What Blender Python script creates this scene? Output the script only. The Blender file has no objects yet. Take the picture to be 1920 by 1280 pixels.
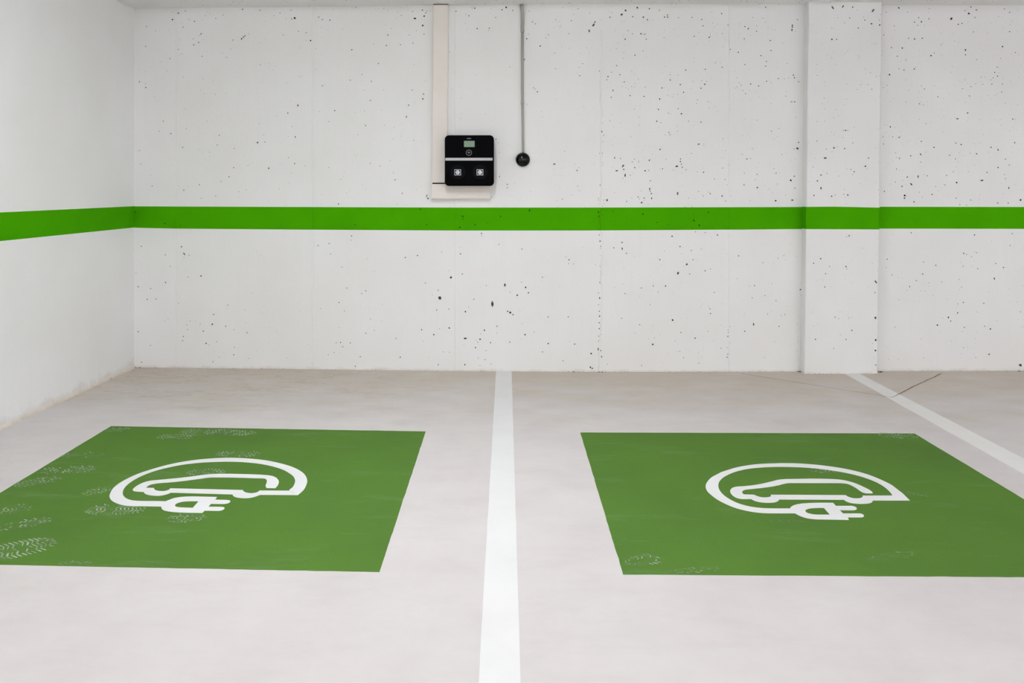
import bpy, bmesh, math, random
from mathutils import Vector, Matrix
from mathutils.geometry import delaunay_2d_cdt, tessellate_polygon

# ------------------------------------------------------------------ camera
SC = bpy.context.scene
COL = SC.collection
F_PX = 1700.0                       # focal length in pixels of a 1920x1280 frame
cam_data = bpy.data.cameras.new('camera')
cam_data.sensor_fit = 'HORIZONTAL'
cam_data.sensor_width = 36.0
cam_data.lens = F_PX / 1920.0 * 36.0
cam_data.shift_x = (960.0 - 903.2) / 1920.0
cam_data.shift_y = -(640.0 - 352.58) / 1920.0      # shift lens: horizon high in the frame, verticals upright
cam_data.clip_start = 0.05
camera = bpy.data.objects.new('camera', cam_data)
camera.location = (0.0187, -6.5891, 1.32)
camera.rotation_euler = (math.pi / 2, 0.0, 0.02718)
COL.objects.link(camera)
SC.camera = camera

# ------------------------------------------------------------------ world and exposure
world = bpy.data.worlds.new('world')
SC.world = world
world.use_nodes = True
world.node_tree.nodes['Background'].inputs[0].default_value = (0.02, 0.02, 0.02, 1)
world.node_tree.nodes['Background'].inputs[1].default_value = 0.0     # closed underground room
SC.view_settings.view_transform = 'Standard'
SC.view_settings.look = 'None'
SC.view_settings.exposure = 0.95
SC.view_settings.gamma = 1.0
SC.view_settings.use_curve_mapping = False
SC.cycles.max_bounces = 7
SC.cycles.diffuse_bounces = 5
SC.cycles.glossy_bounces = 2
SC.cycles.use_adaptive_sampling = True
SC.cycles.adaptive_threshold = 0.02
SC.cycles.transparent_max_bounces = 4

# strip luminaires under the ceiling: (x, y, rotation, strength)
LAMPS = [
    (-0.40, -3.00, 0.0, 53.0),
    (4.90, -2.80, 0.0, 31.0),
    (-0.20, -7.20, 0.0, 28.0),
    (4.90, -7.20, 0.0, 70.0),
    (-1.40, -10.60, 0.0, 130.0),
    (1.40, -10.60, 0.0, 130.0),
    (4.20, -10.60, 0.0, 130.0),
    (7.00, -10.60, 0.0, 130.0),
]
LAMP_COLOR = (0.945, 0.975, 1.0, 1)

PITS_WALL = """-2391,2605,15 -2435,2558,16 -2339,2621,10 -2356,2503,10 -2438,2612,8 -2410,2592,8 -2415,2568,8 -2313,2557,9 -2270,2544,12 -2631,2510,10 -2562,2477,8 -2718,2444,13,h -2723,2380,15,h -2636,2363,9 -2222,2450,14,d -2232,2439,7 -2279,2415,8 -2239,2389,12 -2275,2371,12 -2390,2339,9 -2380,2408,7 -2362,2306,7 -2455,2271,10 -2213,2287,10 -1911,2628,12 -1783,2620,10 -1525,2560,20 -1548,2554,11 -1634,2598,10 -1677,2578,8 -1589,2556,7 -2056,2588,9 -2111,2564,9 -2152,2598,7 -2187,2586,8 -1919,2412,15 -1905,2423,13 -1894,2434,13,d -1866,2448,8 -1983,2404,10 -2000,2338,9 -2062,2309,6 -1609,2436,10 -1779,2220,9 -1788,2380,7 -2029,2277,8 -2683,2104,12 -2636,2061,11 -2639,2089,7 -2355,2136,8 -2478,2182,7 -2115,2008,7 -1582,2089,6 -2447,1721,11 -2331,1758,8 -2085,1706,11 -2101,1636,10 -1973,1610,9 -2158,1584,8 -2358,1619,11 -2685,1597,10 -2697,1594,6 -2676,1498,9 -1800,1653,16 -1747,1657,11 -1576,1867,11 -1660,1849,6 -1755,1709,8 -1978,1470,11 -1718,1466,14 -1871,1487,8 -1525,1500,11 -1572,1543,9 -2012,1403,11 -2071,1369,10 -2233,1345,10 -2588,1336,10 -2350,1304,11 -2112,1263,9 -2219,1247,8 -1937,1293,8 -1884,1307,7 -2504,1812,10 -2348,1906,7 -2176,1811,8 -1520,1694,12,v -1502,1923,15,v -2534,1739,8 -1788,1793,7 -1545,1769,8 -1554,2619,9 -1348,2565,10 -1321,2547,11 -1266,2542,11 -1497,2463,9 -1441,2453,10 -1407,2394,15 -1390,2376,14,v -1438,2397,7 -1485,2344,7 -1072,2633,9 -869,2623,8 -742,2572,8 -770,2593,7 -589,2608,12 -564,2586,10 -576,2564,17 -555,2600,8 -531,2600,8 -644,2548,19,h -587,2496,17 -661,2599,8 -841,2430,10 -851,2354,11 -749,2359,10 -659,2369,10 -684,2428,8 -577,2434,9 -632,2457,6 -945,2366,8 -1104,2326,13 -814,2476,8 -910,2223,10 -1116,2104,10 -961,2095,10 -1321,2065,10 -1367,2183,7 -1484,2134,7 -1031,2145,9 -580,2000,12 -586,1965,13 -664,2030,10 -690,1921,12 -969,1956,10 -345,2596,11 -390,2303,7 -872,2031,7 -1230,1884,12 -1345,1877,8 -1273,1804,9 -1003,1774,10 -1012,1781,6 -867,1777,8 -705,1837,13 -797,1761,6 -1059,1710,7 -804,1675,7 -653,1666,8 -747,1697,6 -1549,1432,7 -1272,1469,9 -969,1500,9 -897,1481,8 -825,1519,6 -788,1380,11 -735,1282,10 -1185,1384,8 -1116,1304,6 -556,1267,12,v -548,1246,13 -561,1256,9 -1202,1205,12 -1330,1275,5 -771,1204,6 -252,2563,11 -210,2618,13 -228,2620,8 16,2622,16 -12,2605,11 64,2600,10 -59,2550,9 -193,2471,12 -104,2473,10 -110,2458,7 206,2517,11 227,2503,9 182,2595,8 44,2194,8 -303,1971,7 -132,1856,6 -312,1823,6 -56,1672,10 -39,1645,6 -31,1577,8 -31,1401,10 25,1347,11 25,1323,10 -89,1255,8 32,1635,5 265,1627,5 875,2596,18 849,2567,22 960,2617,17 1002,2549,15 1046,2609,14 1118,2599,11 1033,2530,11 927,2552,11 764,2548,12 777,2582,8 535,2610,8 617,2577,8 505,2571,8 374,2535,9 485,2524,10 655,2513,15,d 645,2492,23,d 614,2450,19,v 177,2427,8 166,2396,12 263,2343,14 322,2423,8 304,2400,9 467,2431,9 872,2391,12 894,2452,9 925,2429,9 986,2429,14 1011,2425,10 1024,2391,10 942,2275,12 860,2250,8 811,2200,11 749,2123,12 740,2098,10 834,2135,11 773,2153,8 688,2162,11 866,2084,11 784,2022,13,v 772,1973,11 908,1985,11 1008,1980,11 1120,1961,14 1000,2306,8 148,2246,12 372,2178,8 566,2214,9 542,2189,8 546,2128,11 366,2292,9 216,2042,10 229,2032,8 242,2013,13 184,2065,6 594,2329,7 967,2104,7 1015,2046,8 920,2049,8 169,1924,8 696,1999,8 939,2071,7 878,2043,6 851,2049,7 895,2031,6 427,2619,7 704,1726,14 696,1801,9 764,1805,8 1100,1801,13 1112,1885,11,v 969,1830,8 938,1888,7 972,1773,7 1124,1598,14 365,1493,16,h 363,1450,6 527,1447,11 542,1468,7 437,1585,7 512,1491,6 695,1626,10 691,1569,12 796,1537,13 839,1533,10 938,1528,9 923,1509,9 969,1514,8 1046,1521,14,d 857,1479,20,d 851,1467,15 863,1455,14 811,1444,16,h 941,1467,11 1016,1445,14 1043,1447,9 872,1411,20,v 855,1390,8 911,1413,9 1053,1373,10 531,1334,9 543,1304,8 694,1341,12 742,1234,21 1049,1314,16,v 1052,1299,12 1061,1281,14 1063,1246,14,v 965,1256,11 974,1243,8 992,1216,16 1010,1249,11 421,1241,9 381,1232,6 883,1225,10 921,1249,7 986,1301,7 681,1248,8 682,1234,8 690,1201,10 1155,2549,13 1177,2564,12 1178,2549,14 1353,2547,10 1258,2546,9 1423,2532,11 1433,2486,11 1614,2494,15 1566,2575,12 1884,2621,10 1733,2482,11 1758,2467,13 1820,2486,8 1819,2448,10 1790,2548,8 1865,2545,8 2114,2533,10 2078,2492,14 2078,2480,14 2075,2459,16,v 2080,2450,10 2103,2449,7 1368,2411,12 1477,2404,13 1483,2413,8 1401,2438,7 1572,2430,9 1729,2394,10 1917,2382,11 1629,2318,10 1686,2297,11 1923,2310,11 1851,2273,11 2160,2274,17 1308,2169,14 1196,2135,8 1254,2132,7 1135,2153,6 1449,2174,10 1570,2190,10 1522,2223,7 1734,2209,10 1890,2231,10 1884,2197,11 1197,2097,13 1269,2065,13 1362,2083,7 1445,2066,13 1458,2088,8 1422,2092,8 1418,2038,12 1293,2009,12 1137,2040,13 1178,1986,7 1693,2076,8 1707,2061,9 1776,2069,12 1664,2039,8 1677,2049,8 1833,2055,10 1890,2089,12 1923,2080,8 1976,2109,12 2020,2107,8 2085,2133,12 2092,2114,12 2049,2113,7 2123,2087,11 2039,2217,7 1718,2022,9 1738,2000,9 2030,1982,8 2069,1941,10 2095,1941,12 2080,1941,8 1467,1941,9 1392,1953,8 1386,1929,8 1485,1934,5 1183,1858,9 1253,1892,10 1277,1855,15 1128,1791,9 1328,1801,9 1418,1795,10 1187,1721,10,v 1193,1703,9 1250,1729,7 1160,1703,6 1400,1636,15,h 1349,1570,9 1137,1620,6 1271,1530,11 1270,1511,13 1276,1493,10 1283,1471,12 1244,1477,20,h 1219,1451,7 1311,1453,9 1142,1459,11 1436,1434,12 1392,1437,7 1513,1386,9 1576,1676,8 1595,1591,6 1573,1464,9 1591,1382,9 1926,1731,9 1820,1809,7 1981,1750,8 1788,1603,8 1749,1530,12 1775,1533,9 1715,1563,7 1701,1451,11 1730,1428,8 1822,1419,10 1808,1380,8 1727,1344,11 1824,1324,15 1959,1427,11 1945,1461,8 1970,1350,8 2002,1563,9 2123,1649,12 2115,1606,24 2126,1601,18 2111,1613,14 2089,1603,9 2106,1830,8 2092,1405,12 2067,1376,18 2095,1320,10 2153,1325,8 1957,1230,16 2078,1234,15,h 1935,1284,8 1908,1314,7 1250,1281,22,v 1249,1272,14 1434,1263,9 1484,1280,12 1473,1292,8 1570,1263,13 1595,1228,9 1618,1275,10,v 1521,1238,6 1400,1295,7 1329,1249,7 1304,1186,8 1355,1186,8 2851,2620,15 2760,2589,9 2914,2591,9 3187,2638,26 3231,2542,25 3357,2581,20 3374,2628,13 3413,2607,13 3330,2601,10 3403,2552,10 3617,2614,10 3655,2589,10 2995,2551,11 3014,2521,15 3069,2542,11 2964,2518,11 2987,2494,9 3281,2502,14 3309,2509,11 2817,2490,9 3573,2559,8 2965,2396,15 3020,2402,12 2922,2401,10 2741,2425,10 3391,2448,10 3655,2450,10 3158,2354,8 2876,2331,15 2797,2334,11 3334,2318,15 3334,2283,11 3603,2342,16 3084,2276,16 3107,2296,9 2839,2272,10 2902,2245,11 3696,2300,10 3590,2258,9 3415,2247,9 2962,2179,13 2888,2173,11 2851,2181,9 2783,2138,15 3563,2194,10 3546,2155,11 3567,2129,11 3535,2116,9 3520,2102,9 3446,2121,9 3526,2070,11 3603,2072,9 3460,2070,9 3374,2054,10 3314,2038,9 3597,2015,10 3036,2036,10 3014,2056,9 2920,2024,8 3363,1986,11 3134,1980,10 2999,1928,12 3029,1921,9 2902,1941,9 3624,1935,8 3408,2074,7 3329,2099,7 2764,2063,8 2739,2047,8 3350,1862,12 3275,1821,15,h 3677,1819,11 2788,1762,13 2853,1686,14 2807,1691,10 2736,1691,8 2740,1638,10 3014,1657,12 3105,1614,13 3264,1645,11 3303,1635,12 3520,1615,12 3570,1597,15 3692,1649,12,v 3415,1568,13 3368,1573,8 3009,1563,16,b 2936,1553,11 2827,1575,8 2855,1535,11 3219,1557,11 3261,1532,10 3624,1530,10 3009,1508,9 3570,1469,12 3652,1487,10 2833,1458,9 2990,1403,17,v 3057,1409,11 3196,1411,10 3247,1439,9 3355,1439,8 3490,1434,11 2912,1400,12 2939,1349,18,b 2874,1333,12 2826,1365,9 3270,1360,16 3454,1376,20,h 3617,1418,9 3624,1389,9 3648,1321,15,v 3186,1343,10 3118,1331,9 2893,1266,19 2891,1248,14 2959,1221,14 3091,1274,13 3020,1254,8 3266,1248,10 3371,1234,11 3645,1212,12 3569,1213,12 2998,1290,8 2745,1297,11 3734,1234,20 3048,1786,8 3342,1198,10 3293,1200,9 2940,998,12 3399,982,12 3674,991,11 3658,906,10 3321,848,13 3342,840,9 3415,854,9 3400,861,8 3378,825,9 3554,775,10 3611,746,11 3119,763,11 3023,701,13 3030,786,10 3317,755,9 3422,739,10 2977,652,10 2929,609,11,v 3161,643,9 3066,637,8 3544,666,15,v 3288,661,9 3306,606,9 2765,808,11 2801,694,9 2758,747,7 2852,515,8 3319,495,11 3278,484,9 3467,489,11 3277,419,12 3210,387,17 3227,360,11 3130,331,16 3515,303,13 3326,315,10 3308,285,8 3473,323,11 2823,317,8 3320,168,9 3010,230,8 3506,120,14 3735,41,30 3732,8,15 3029,94,8 3409,98,8 3756,418,9 3734,427,9 2776,82,7 851,930,12 851,886,15,v 790,891,11 882,852,10 1267,900,12 1210,974,14 1537,983,13 1448,1001,9 1378,1006,9 1121,806,13 1315,772,18 1252,708,24 1238,705,15 1448,726,12 1336,703,10 1487,739,8 1361,805,10 1348,872,10 1419,883,8 1155,869,7 1163,617,13 1074,617,10 989,602,10 1109,573,9 872,563,10 1053,483,8 1513,570,10 1482,452,10 1486,419,10 1804,619,11 1787,531,9 1878,547,9 1959,510,10 1688,833,11 1864,784,8 1975,817,8 2016,833,8 2137,589,14 2142,547,10 1213,372,19 977,338,10 846,385,10 464,395,11 1273,283,11 1467,290,8 1375,242,14 1071,197,16 1083,245,8 1230,222,8 1562,169,9 1797,342,17,v 1733,291,12 1981,325,11 1899,415,9 1996,403,8 2024,410,8 510,199,12 469,805,11 466,778,8 502,775,8 446,825,8 426,78,9 1292,102,9 1265,147,8 1875,101,8 1403,62,9 1614,302,11 1614,284,10 1612,254,13 1610,126,10 1606,105,10 1609,173,7 743,55,9 991,45,9 628,131,16 623,32,18 636,24,14 599,175,8 1472,1146,12 1000,1133,12 785,1152,10 1103,1074,10 1367,1086,16,b 1406,1052,15,b 1362,1131,8 1183,1059,8 1351,1031,8 686,983,10 693,939,15 699,902,16 697,799,16 694,761,11 691,645,15,v 689,530,15,v 686,436,10 689,399,13 686,352,12 686,310,12 682,257,10 686,221,15 683,163,24 696,153,13 691,105,19 703,109,12 689,48,12 680,1148,13 685,1117,12 697,1075,14,v 691,1159,13 688,1033,10 -462,528,32 -82,485,34,v 46,424,23 28,433,12 67,409,12 8,622,22,v -382,675,19 -474,581,10 -486,439,11 -396,447,10 -277,429,15 -252,461,8 -215,519,10 97,549,17 46,570,9 158,605,15 178,567,13 127,643,8 278,679,10 -394,310,15 -506,261,14 -594,296,11 -464,304,8 -140,295,15 -171,230,14 -277,235,20,h -187,209,9 -95,205,11 -204,170,13 -48,325,11 -50,275,8 44,210,12 153,265,13 219,283,9 320,202,13 319,394,10 278,142,10 -129,148,9 -136,84,10 -183,95,8 -92,52,9 -172,40,8 -281,47,13 -473,45,11 -391,136,7 -437,137,8 -750,95,12 -781,231,10 -967,369,8 -1002,266,10 -1043,96,10 -1078,26,10 -1116,195,10 -1187,198,10 -1171,168,10 -1220,195,9 -1235,124,8 -1277,108,9 -1395,43,10 -1199,488,10 -1159,425,8 -1334,443,8 -1141,594,10 -1002,574,11 -1032,553,10 -713,818,13 -624,832,11 -449,857,8 -313,845,11 -299,700,10 -395,724,8 -35,914,9 -161,993,11 -159,977,8 -1106,973,11 -1109,943,8 -1271,916,10 -1352,902,11 -1260,841,8 -1175,746,8 -883,473,6 -939,289,7 -568,635,9 131,881,10 -126,617,8 -940,717,6 -602,1166,12 -559,1055,10 -1080,1053,10 -296,1116,13 -293,1097,10 -317,1037,14 -208,1056,11 -23,1116,12 185,1159,16,v -116,1065,8 -2670,892,10 -2367,889,14,d -2347,837,17,b -2349,811,8 -2489,829,10 -2310,826,9 -2452,746,8 -2221,676,15 -2318,669,8 -2487,627,14 -2599,581,11 -2694,593,12 -2710,695,7 -2625,502,13 -2558,503,10 -2693,263,12 -2601,163,9 -2390,474,9 -2020,463,9 -2126,394,11 -2137,322,15 -2204,271,12 -2228,323,8 -2322,282,9 -2326,314,8 -2302,343,8 -2354,230,10 -2358,201,10 -2183,181,14 -2161,168,8 -2037,309,11 -1977,284,8 -1878,263,10 -2106,195,9 -1973,155,9 -1977,100,12 -2087,81,8 -2132,47,10 -1866,76,8 -2493,341,8 -2669,38,10 -2715,1143,13 -2491,1060,12 -2567,1104,7 -2375,1044,7"""
PITS_PILASTER = """2219,2642,14 2336,2602,22,b 2411,2611,18,d 2398,2646,12 2480,2606,13 2548,2640,13 2626,2583,22,d 2615,2488,15 2672,2480,14 2567,2514,10 2458,2529,10 2422,2494,9 2520,2459,11 2331,2377,16 2366,2377,11 2168,2204,9 2617,2023,10 2588,2056,8 2534,2056,6 2546,2056,6 2429,1730,14,h 2413,1730,8 2446,1730,8 2225,1654,10 2347,1607,16 2422,1601,12 2284,1533,20,h 2291,1597,9 2594,1534,12 2571,1475,15 2480,1641,9 2466,1454,9 2491,1437,11 2440,1456,7 2480,1417,8 2253,1413,14 2296,1425,10 2227,1372,13 2196,1470,9 2253,1319,18,v 2204,1269,12 2330,1262,14 2354,1271,9 2416,1276,9 2445,1271,13 2436,1209,8 2454,981,13,d 2437,974,9 2252,818,13 2200,786,13 2314,764,10 2433,762,13 2438,747,9 2287,712,11 2281,618,11 2265,668,7 2355,403,10 2381,393,8 2453,397,8 2474,309,13 2214,246,13 2433,244,10 2344,181,8 2653,652,22,b 2641,577,10 2651,398,22 2657,385,18 2656,239,18 2646,245,10 2656,165,18 2653,63,12"""
SYMBOL_RIGHT = """1722,-2714 1730,-2624 1730,-2519 1712,-2441 1681,-2365 1635,-2307 1573,-2261 1499,-2227 1419,-2208 1333,-2205 1243,-2217 1166,-2244 1090,-2288 1017,-2350 959,-2421 920,-2494 899,-2557 893,-2617 899,-2668 911,-2721 932,-2773 962,-2822 1000,-2855 1041,-2875 1085,-2881 1186,-2879|1190,-2881 1201,-2910 1219,-2932 1243,-2942 1282,-2945 1380,-2946 1385,-2919 1427,-2918 1444,-2916 1456,-2903 1459,-2888 1455,-2875 1444,-2874 1383,-2876 1383,-2838 1440,-2837 1454,-2828 1462,-2812 1461,-2796 1452,-2786 1386,-2788 1387,-2751 1330,-2752 1281,-2758 1245,-2767 1216,-2784 1198,-2803 1187,-2824|1101,-2825 1056,-2818 1019,-2800 986,-2765 964,-2716 952,-2667 949,-2608 956,-2552 973,-2493 1002,-2436 1040,-2386 1088,-2339 1145,-2302 1205,-2279 1273,-2265 1338,-2262 1411,-2267 1480,-2284 1543,-2313 1602,-2354 1648,-2410 1677,-2477 1687,-2551 1681,-2625 1676,-2654|1545,-2658 1541,-2672 1528,-2687 1513,-2693 1499,-2693 1487,-2687 1478,-2671 1475,-2654 1155,-2657 1151,-2676 1138,-2688 1120,-2692 1104,-2689 1091,-2675 1083,-2659 1041,-2657 1039,-2640 1043,-2622 1051,-2606 1069,-2592 1102,-2582 1145,-2568 1190,-2550 1226,-2531 1257,-2510 1286,-2498 1388,-2496 1489,-2493 1533,-2498 1546,-2516 1556,-2557 1559,-2599 1565,-2621 1577,-2628 1602,-2626 1606,-2605 1603,-2575 1593,-2538 1581,-2504 1566,-2477 1544,-2455 1513,-2441 1469,-2436 1408,-2435 1340,-2440 1282,-2445 1248,-2455 1210,-2480 1161,-2511 1114,-2534 1071,-2548 1034,-2556 1011,-2575 995,-2607 989,-2637 990,-2673 999,-2701 1018,-2714 1057,-2713 1059,-2721 1070,-2741 1093,-2755 1121,-2757 1143,-2752 1162,-2736 1174,-2716 1448,-2712 1448,-2728 1459,-2749 1483,-2759 1511,-2760 1538,-2752 1556,-2735 1565,-2718|1328,-2813 1300,-2814 1270,-2820 1249,-2834 1240,-2849 1239,-2871 1253,-2886 1273,-2892 1325,-2891"""
SYMBOL_LEFT = """-877,-2717 -867,-2650 -870,-2582 -878,-2527 -899,-2463 -928,-2406 -970,-2351 -1019,-2305 -1078,-2264 -1142,-2229 -1216,-2205 -1292,-2192 -1360,-2192 -1428,-2207 -1492,-2231 -1547,-2266 -1596,-2312 -1638,-2371 -1676,-2438 -1699,-2510 -1710,-2582 -1708,-2651 -1692,-2717 -1676,-2760 -1649,-2802 -1615,-2835 -1576,-2859 -1538,-2869 -1494,-2870 -1411,-2871|-1401,-2890 -1383,-2914 -1359,-2926 -1323,-2935 -1279,-2939 -1216,-2940 -1214,-2914 -1157,-2914 -1145,-2907 -1141,-2890 -1145,-2877 -1157,-2869 -1214,-2869 -1215,-2834 -1159,-2833 -1145,-2824 -1142,-2805 -1151,-2790 -1164,-2786 -1214,-2784 -1216,-2750 -1274,-2748 -1323,-2746 -1365,-2753 -1394,-2769 -1407,-2792 -1414,-2809|-1466,-2808 -1525,-2808 -1562,-2801 -1595,-2779 -1623,-2744 -1641,-2709 -1658,-2657 -1666,-2599 -1663,-2533 -1648,-2467 -1620,-2405 -1576,-2350 -1522,-2305 -1455,-2274 -1383,-2258 -1313,-2252 -1239,-2259 -1161,-2282 -1091,-2319 -1031,-2366 -986,-2419 -956,-2465 -937,-2513 -927,-2560 -923,-2614 -927,-2662|-1057,-2663 -1061,-2685 -1075,-2697 -1092,-2698 -1112,-2688 -1126,-2672 -1131,-2659 -1456,-2645 -1457,-2666 -1467,-2680 -1486,-2682 -1507,-2674 -1521,-2661 -1530,-2643 -1568,-2639 -1567,-2617 -1560,-2595 -1536,-2578 -1490,-2565 -1444,-2548 -1400,-2527 -1365,-2509 -1333,-2493 -1282,-2490 -1203,-2491 -1134,-2496 -1081,-2499 -1068,-2512 -1059,-2536 -1052,-2571 -1047,-2602 -1035,-2629 -997,-2631 -995,-2601 -1000,-2554 -1010,-2523 -1029,-2488 -1053,-2464 -1083,-2452 -1122,-2445 -1192,-2440 -1272,-2437 -1334,-2442 -1372,-2455 -1417,-2479 -1462,-2500 -1508,-2517 -1554,-2533 -1585,-2545 -1606,-2571 -1617,-2613 -1617,-2656 -1611,-2674 -1596,-2688 -1553,-2696 -1546,-2710 -1528,-2727 -1504,-2738 -1473,-2742 -1452,-2732 -1439,-2715 -1434,-2701 -1160,-2716 -1151,-2734 -1133,-2752 -1103,-2761 -1079,-2759 -1059,-2746 -1045,-2726 -1039,-2718|-1277,-2804 -1313,-2805 -1344,-2813 -1360,-2835 -1357,-2860 -1346,-2873 -1324,-2880 -1274,-2883"""

random.seed(11)

# ------------------------------------------------------------------ helpers
def tag(o, label=None, cat=None, group=None, kind=None):
    if label: o['label'] = label
    if cat: o['category'] = cat
    if group: o['group'] = group
    if kind: o['kind'] = kind
    return o

def obj(name, verts, faces, mats, parent=None, mat_idx=None, smooth=False):
    me = bpy.data.meshes.new(name)
    me.from_pydata([tuple(v) for v in verts], [], [tuple(f) for f in faces])
    if not isinstance(mats, (list, tuple)): mats = [mats]
    for m in mats: me.materials.append(m)
    if mat_idx:
        for p, i in zip(me.polygons, mat_idx): p.material_index = i
    if smooth:
        for p in me.polygons: p.use_smooth = True
    me.update()
    o = bpy.data.objects.new(name, me)
    COL.objects.link(o)
    if parent: o.parent = parent; o.matrix_parent_inverse = Matrix.Translation(-parent.location)
    return o

def bm_obj(name, bm, mats, parent=None, smooth=False):
    bmesh.ops.recalc_face_normals(bm, faces=bm.faces)
    me = bpy.data.meshes.new(name)
    bm.to_mesh(me); bm.free()
    if not isinstance(mats, (list, tuple)): mats = [mats]
    for m in mats: me.materials.append(m)
    if smooth:
        for p in me.polygons: p.use_smooth = True
    o = bpy.data.objects.new(name, me)
    COL.objects.link(o)
    if parent: o.parent = parent; o.matrix_parent_inverse = Matrix.Translation(-parent.location)
    return o

def empty(name, loc):
    o = bpy.data.objects.new(name, None)
    o.empty_display_size = 0.1
    o.location = loc
    COL.objects.link(o)
    return o

def box_bm(x0, x1, y0, y1, z0, z1, bev=0.0, seg=2):
    bm = bmesh.new()
    bmesh.ops.create_cube(bm, size=1.0)
    for v in bm.verts:
        v.co = Vector(((x0 + x1) / 2 + v.co.x * (x1 - x0), (y0 + y1) / 2 + v.co.y * (y1 - y0), (z0 + z1) / 2 + v.co.z * (z1 - z0)))
    if bev: bmesh.ops.bevel(bm, geom=list(bm.edges), offset=bev, segments=seg, profile=0.5, affect='EDGES')
    return bm

def rounded_rect(cx, cz, w, h, r, n=6):
    pts = []
    for sx, sz, a0 in ((1, 1, 0), (-1, 1, 90), (-1, -1, 180), (1, -1, 270)):
        for k in range(n + 1):
            a = math.radians(a0 + 90.0 * k / n)
            pts.append((cx + sx * (w / 2 - r) + r * math.cos(a), cz + sz * (h / 2 - r) + r * math.sin(a)))
    return pts

def prism_xz(pts, y_back, y_front, bev=0.0, seg=3):
    """closed outline in x/z pulled from y_back to y_front (towards the viewer), front rim rounded"""
    bm = bmesh.new()
    f = [bm.verts.new((x, y_front, z)) for x, z in pts]
    b = [bm.verts.new((x, y_back, z)) for x, z in pts]
    front = bm.faces.new(f)
    bm.faces.new(list(reversed(b)))
    n = len(pts)
    for i in range(n):
        bm.faces.new((f[i], b[i], b[(i + 1) % n], f[(i + 1) % n]))
    if bev:
        bmesh.ops.bevel(bm, geom=list(front.edges), offset=bev, segments=seg, profile=0.5, affect='EDGES')
    return bm

def circle(cx, cz, r, n=32, a0=0.0):
    return [(cx + r * math.cos(a0 + 2 * math.pi * k / n), cz + r * math.sin(a0 + 2 * math.pi * k / n)) for k in range(n)]

def band_xz(outer, inner, y_back, y_front):
    """flat frame between two outlines with the same count of points"""
    bm = bmesh.new()
    n = len(outer)
    a = [bm.verts.new((x, y_front, z)) for x, z in outer]
    b = [bm.verts.new((x, y_front, z)) for x, z in inner]
    c = [bm.verts.new((x, y_back, z)) for x, z in outer]
    d = [bm.verts.new((x, y_back, z)) for x, z in inner]
    for i in range(n):
        j = (i + 1) % n
        bm.faces.new((a[i], a[j], b[j], b[i]))
        bm.faces.new((a[i], c[i], c[j], a[j]))
        bm.faces.new((b[i], b[j], d[j], d[i]))
    return bm

def arc_band(cx, cz, r0, r1, a0, a1, y_back, y_front, n=14):
    bm = bmesh.new()
    rows = []
    for k in range(n + 1):
        a = math.radians(a0 + (a1 - a0) * k / n)
        c, s = math.cos(a), math.sin(a)
        rows.append([bm.verts.new((cx + r * c, y, cz + r * s)) for r, y in ((r0, y_back), (r0, y_front), (r1, y_front), (r1, y_back))])
    for A, B in zip(rows, rows[1:]):
        for i in range(3):
            bm.faces.new((A[i], A[i + 1], B[i + 1], B[i]))
    bm.faces.new(rows[0]); bm.faces.new(list(reversed(rows[-1])))
    return bm

def tube_bm(path, radii, n=14):
    """round tube through a list of points"""
    bm = bmesh.new()
    rings = []
    m = len(path)
    for i, p in enumerate(path):
        p = Vector(p)
        t = (Vector(path[min(i + 1, m - 1)]) - Vector(path[max(i - 1, 0)])).normalized()
        u = t.cross(Vector((0, 1, 0)))
        if u.length < 1e-4: u = t.cross(Vector((1, 0, 0)))
        u.normalize(); w = t.cross(u)
        r = radii[i] if isinstance(radii, (list, tuple)) else radii
        rings.append([bm.verts.new(p + (u * math.cos(2 * math.pi * k / n) + w * math.sin(2 * math.pi * k / n)) * r) for k in range(n)])
    for A, B in zip(rings, rings[1:]):
        for k in range(n):
            bm.faces.new((A[k], A[(k + 1) % n], B[(k + 1) % n], B[k]))
    bm.faces.new(rings[0]); bm.faces.new(list(reversed(rings[-1])))
    return bm

# ------------------------------------------------------------------ materials
def new_mat(name, color=(0.8, 0.8, 0.8), rough=0.6, spec=0.3):
    m = bpy.data.materials.new(name)
    m.use_nodes = True
    b = m.node_tree.nodes['Principled BSDF']
    b.inputs['Base Color'].default_value = (*color, 1)
    b.inputs['Roughness'].default_value = rough
    b.inputs['Specular IOR Level'].default_value = spec
    return m

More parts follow.
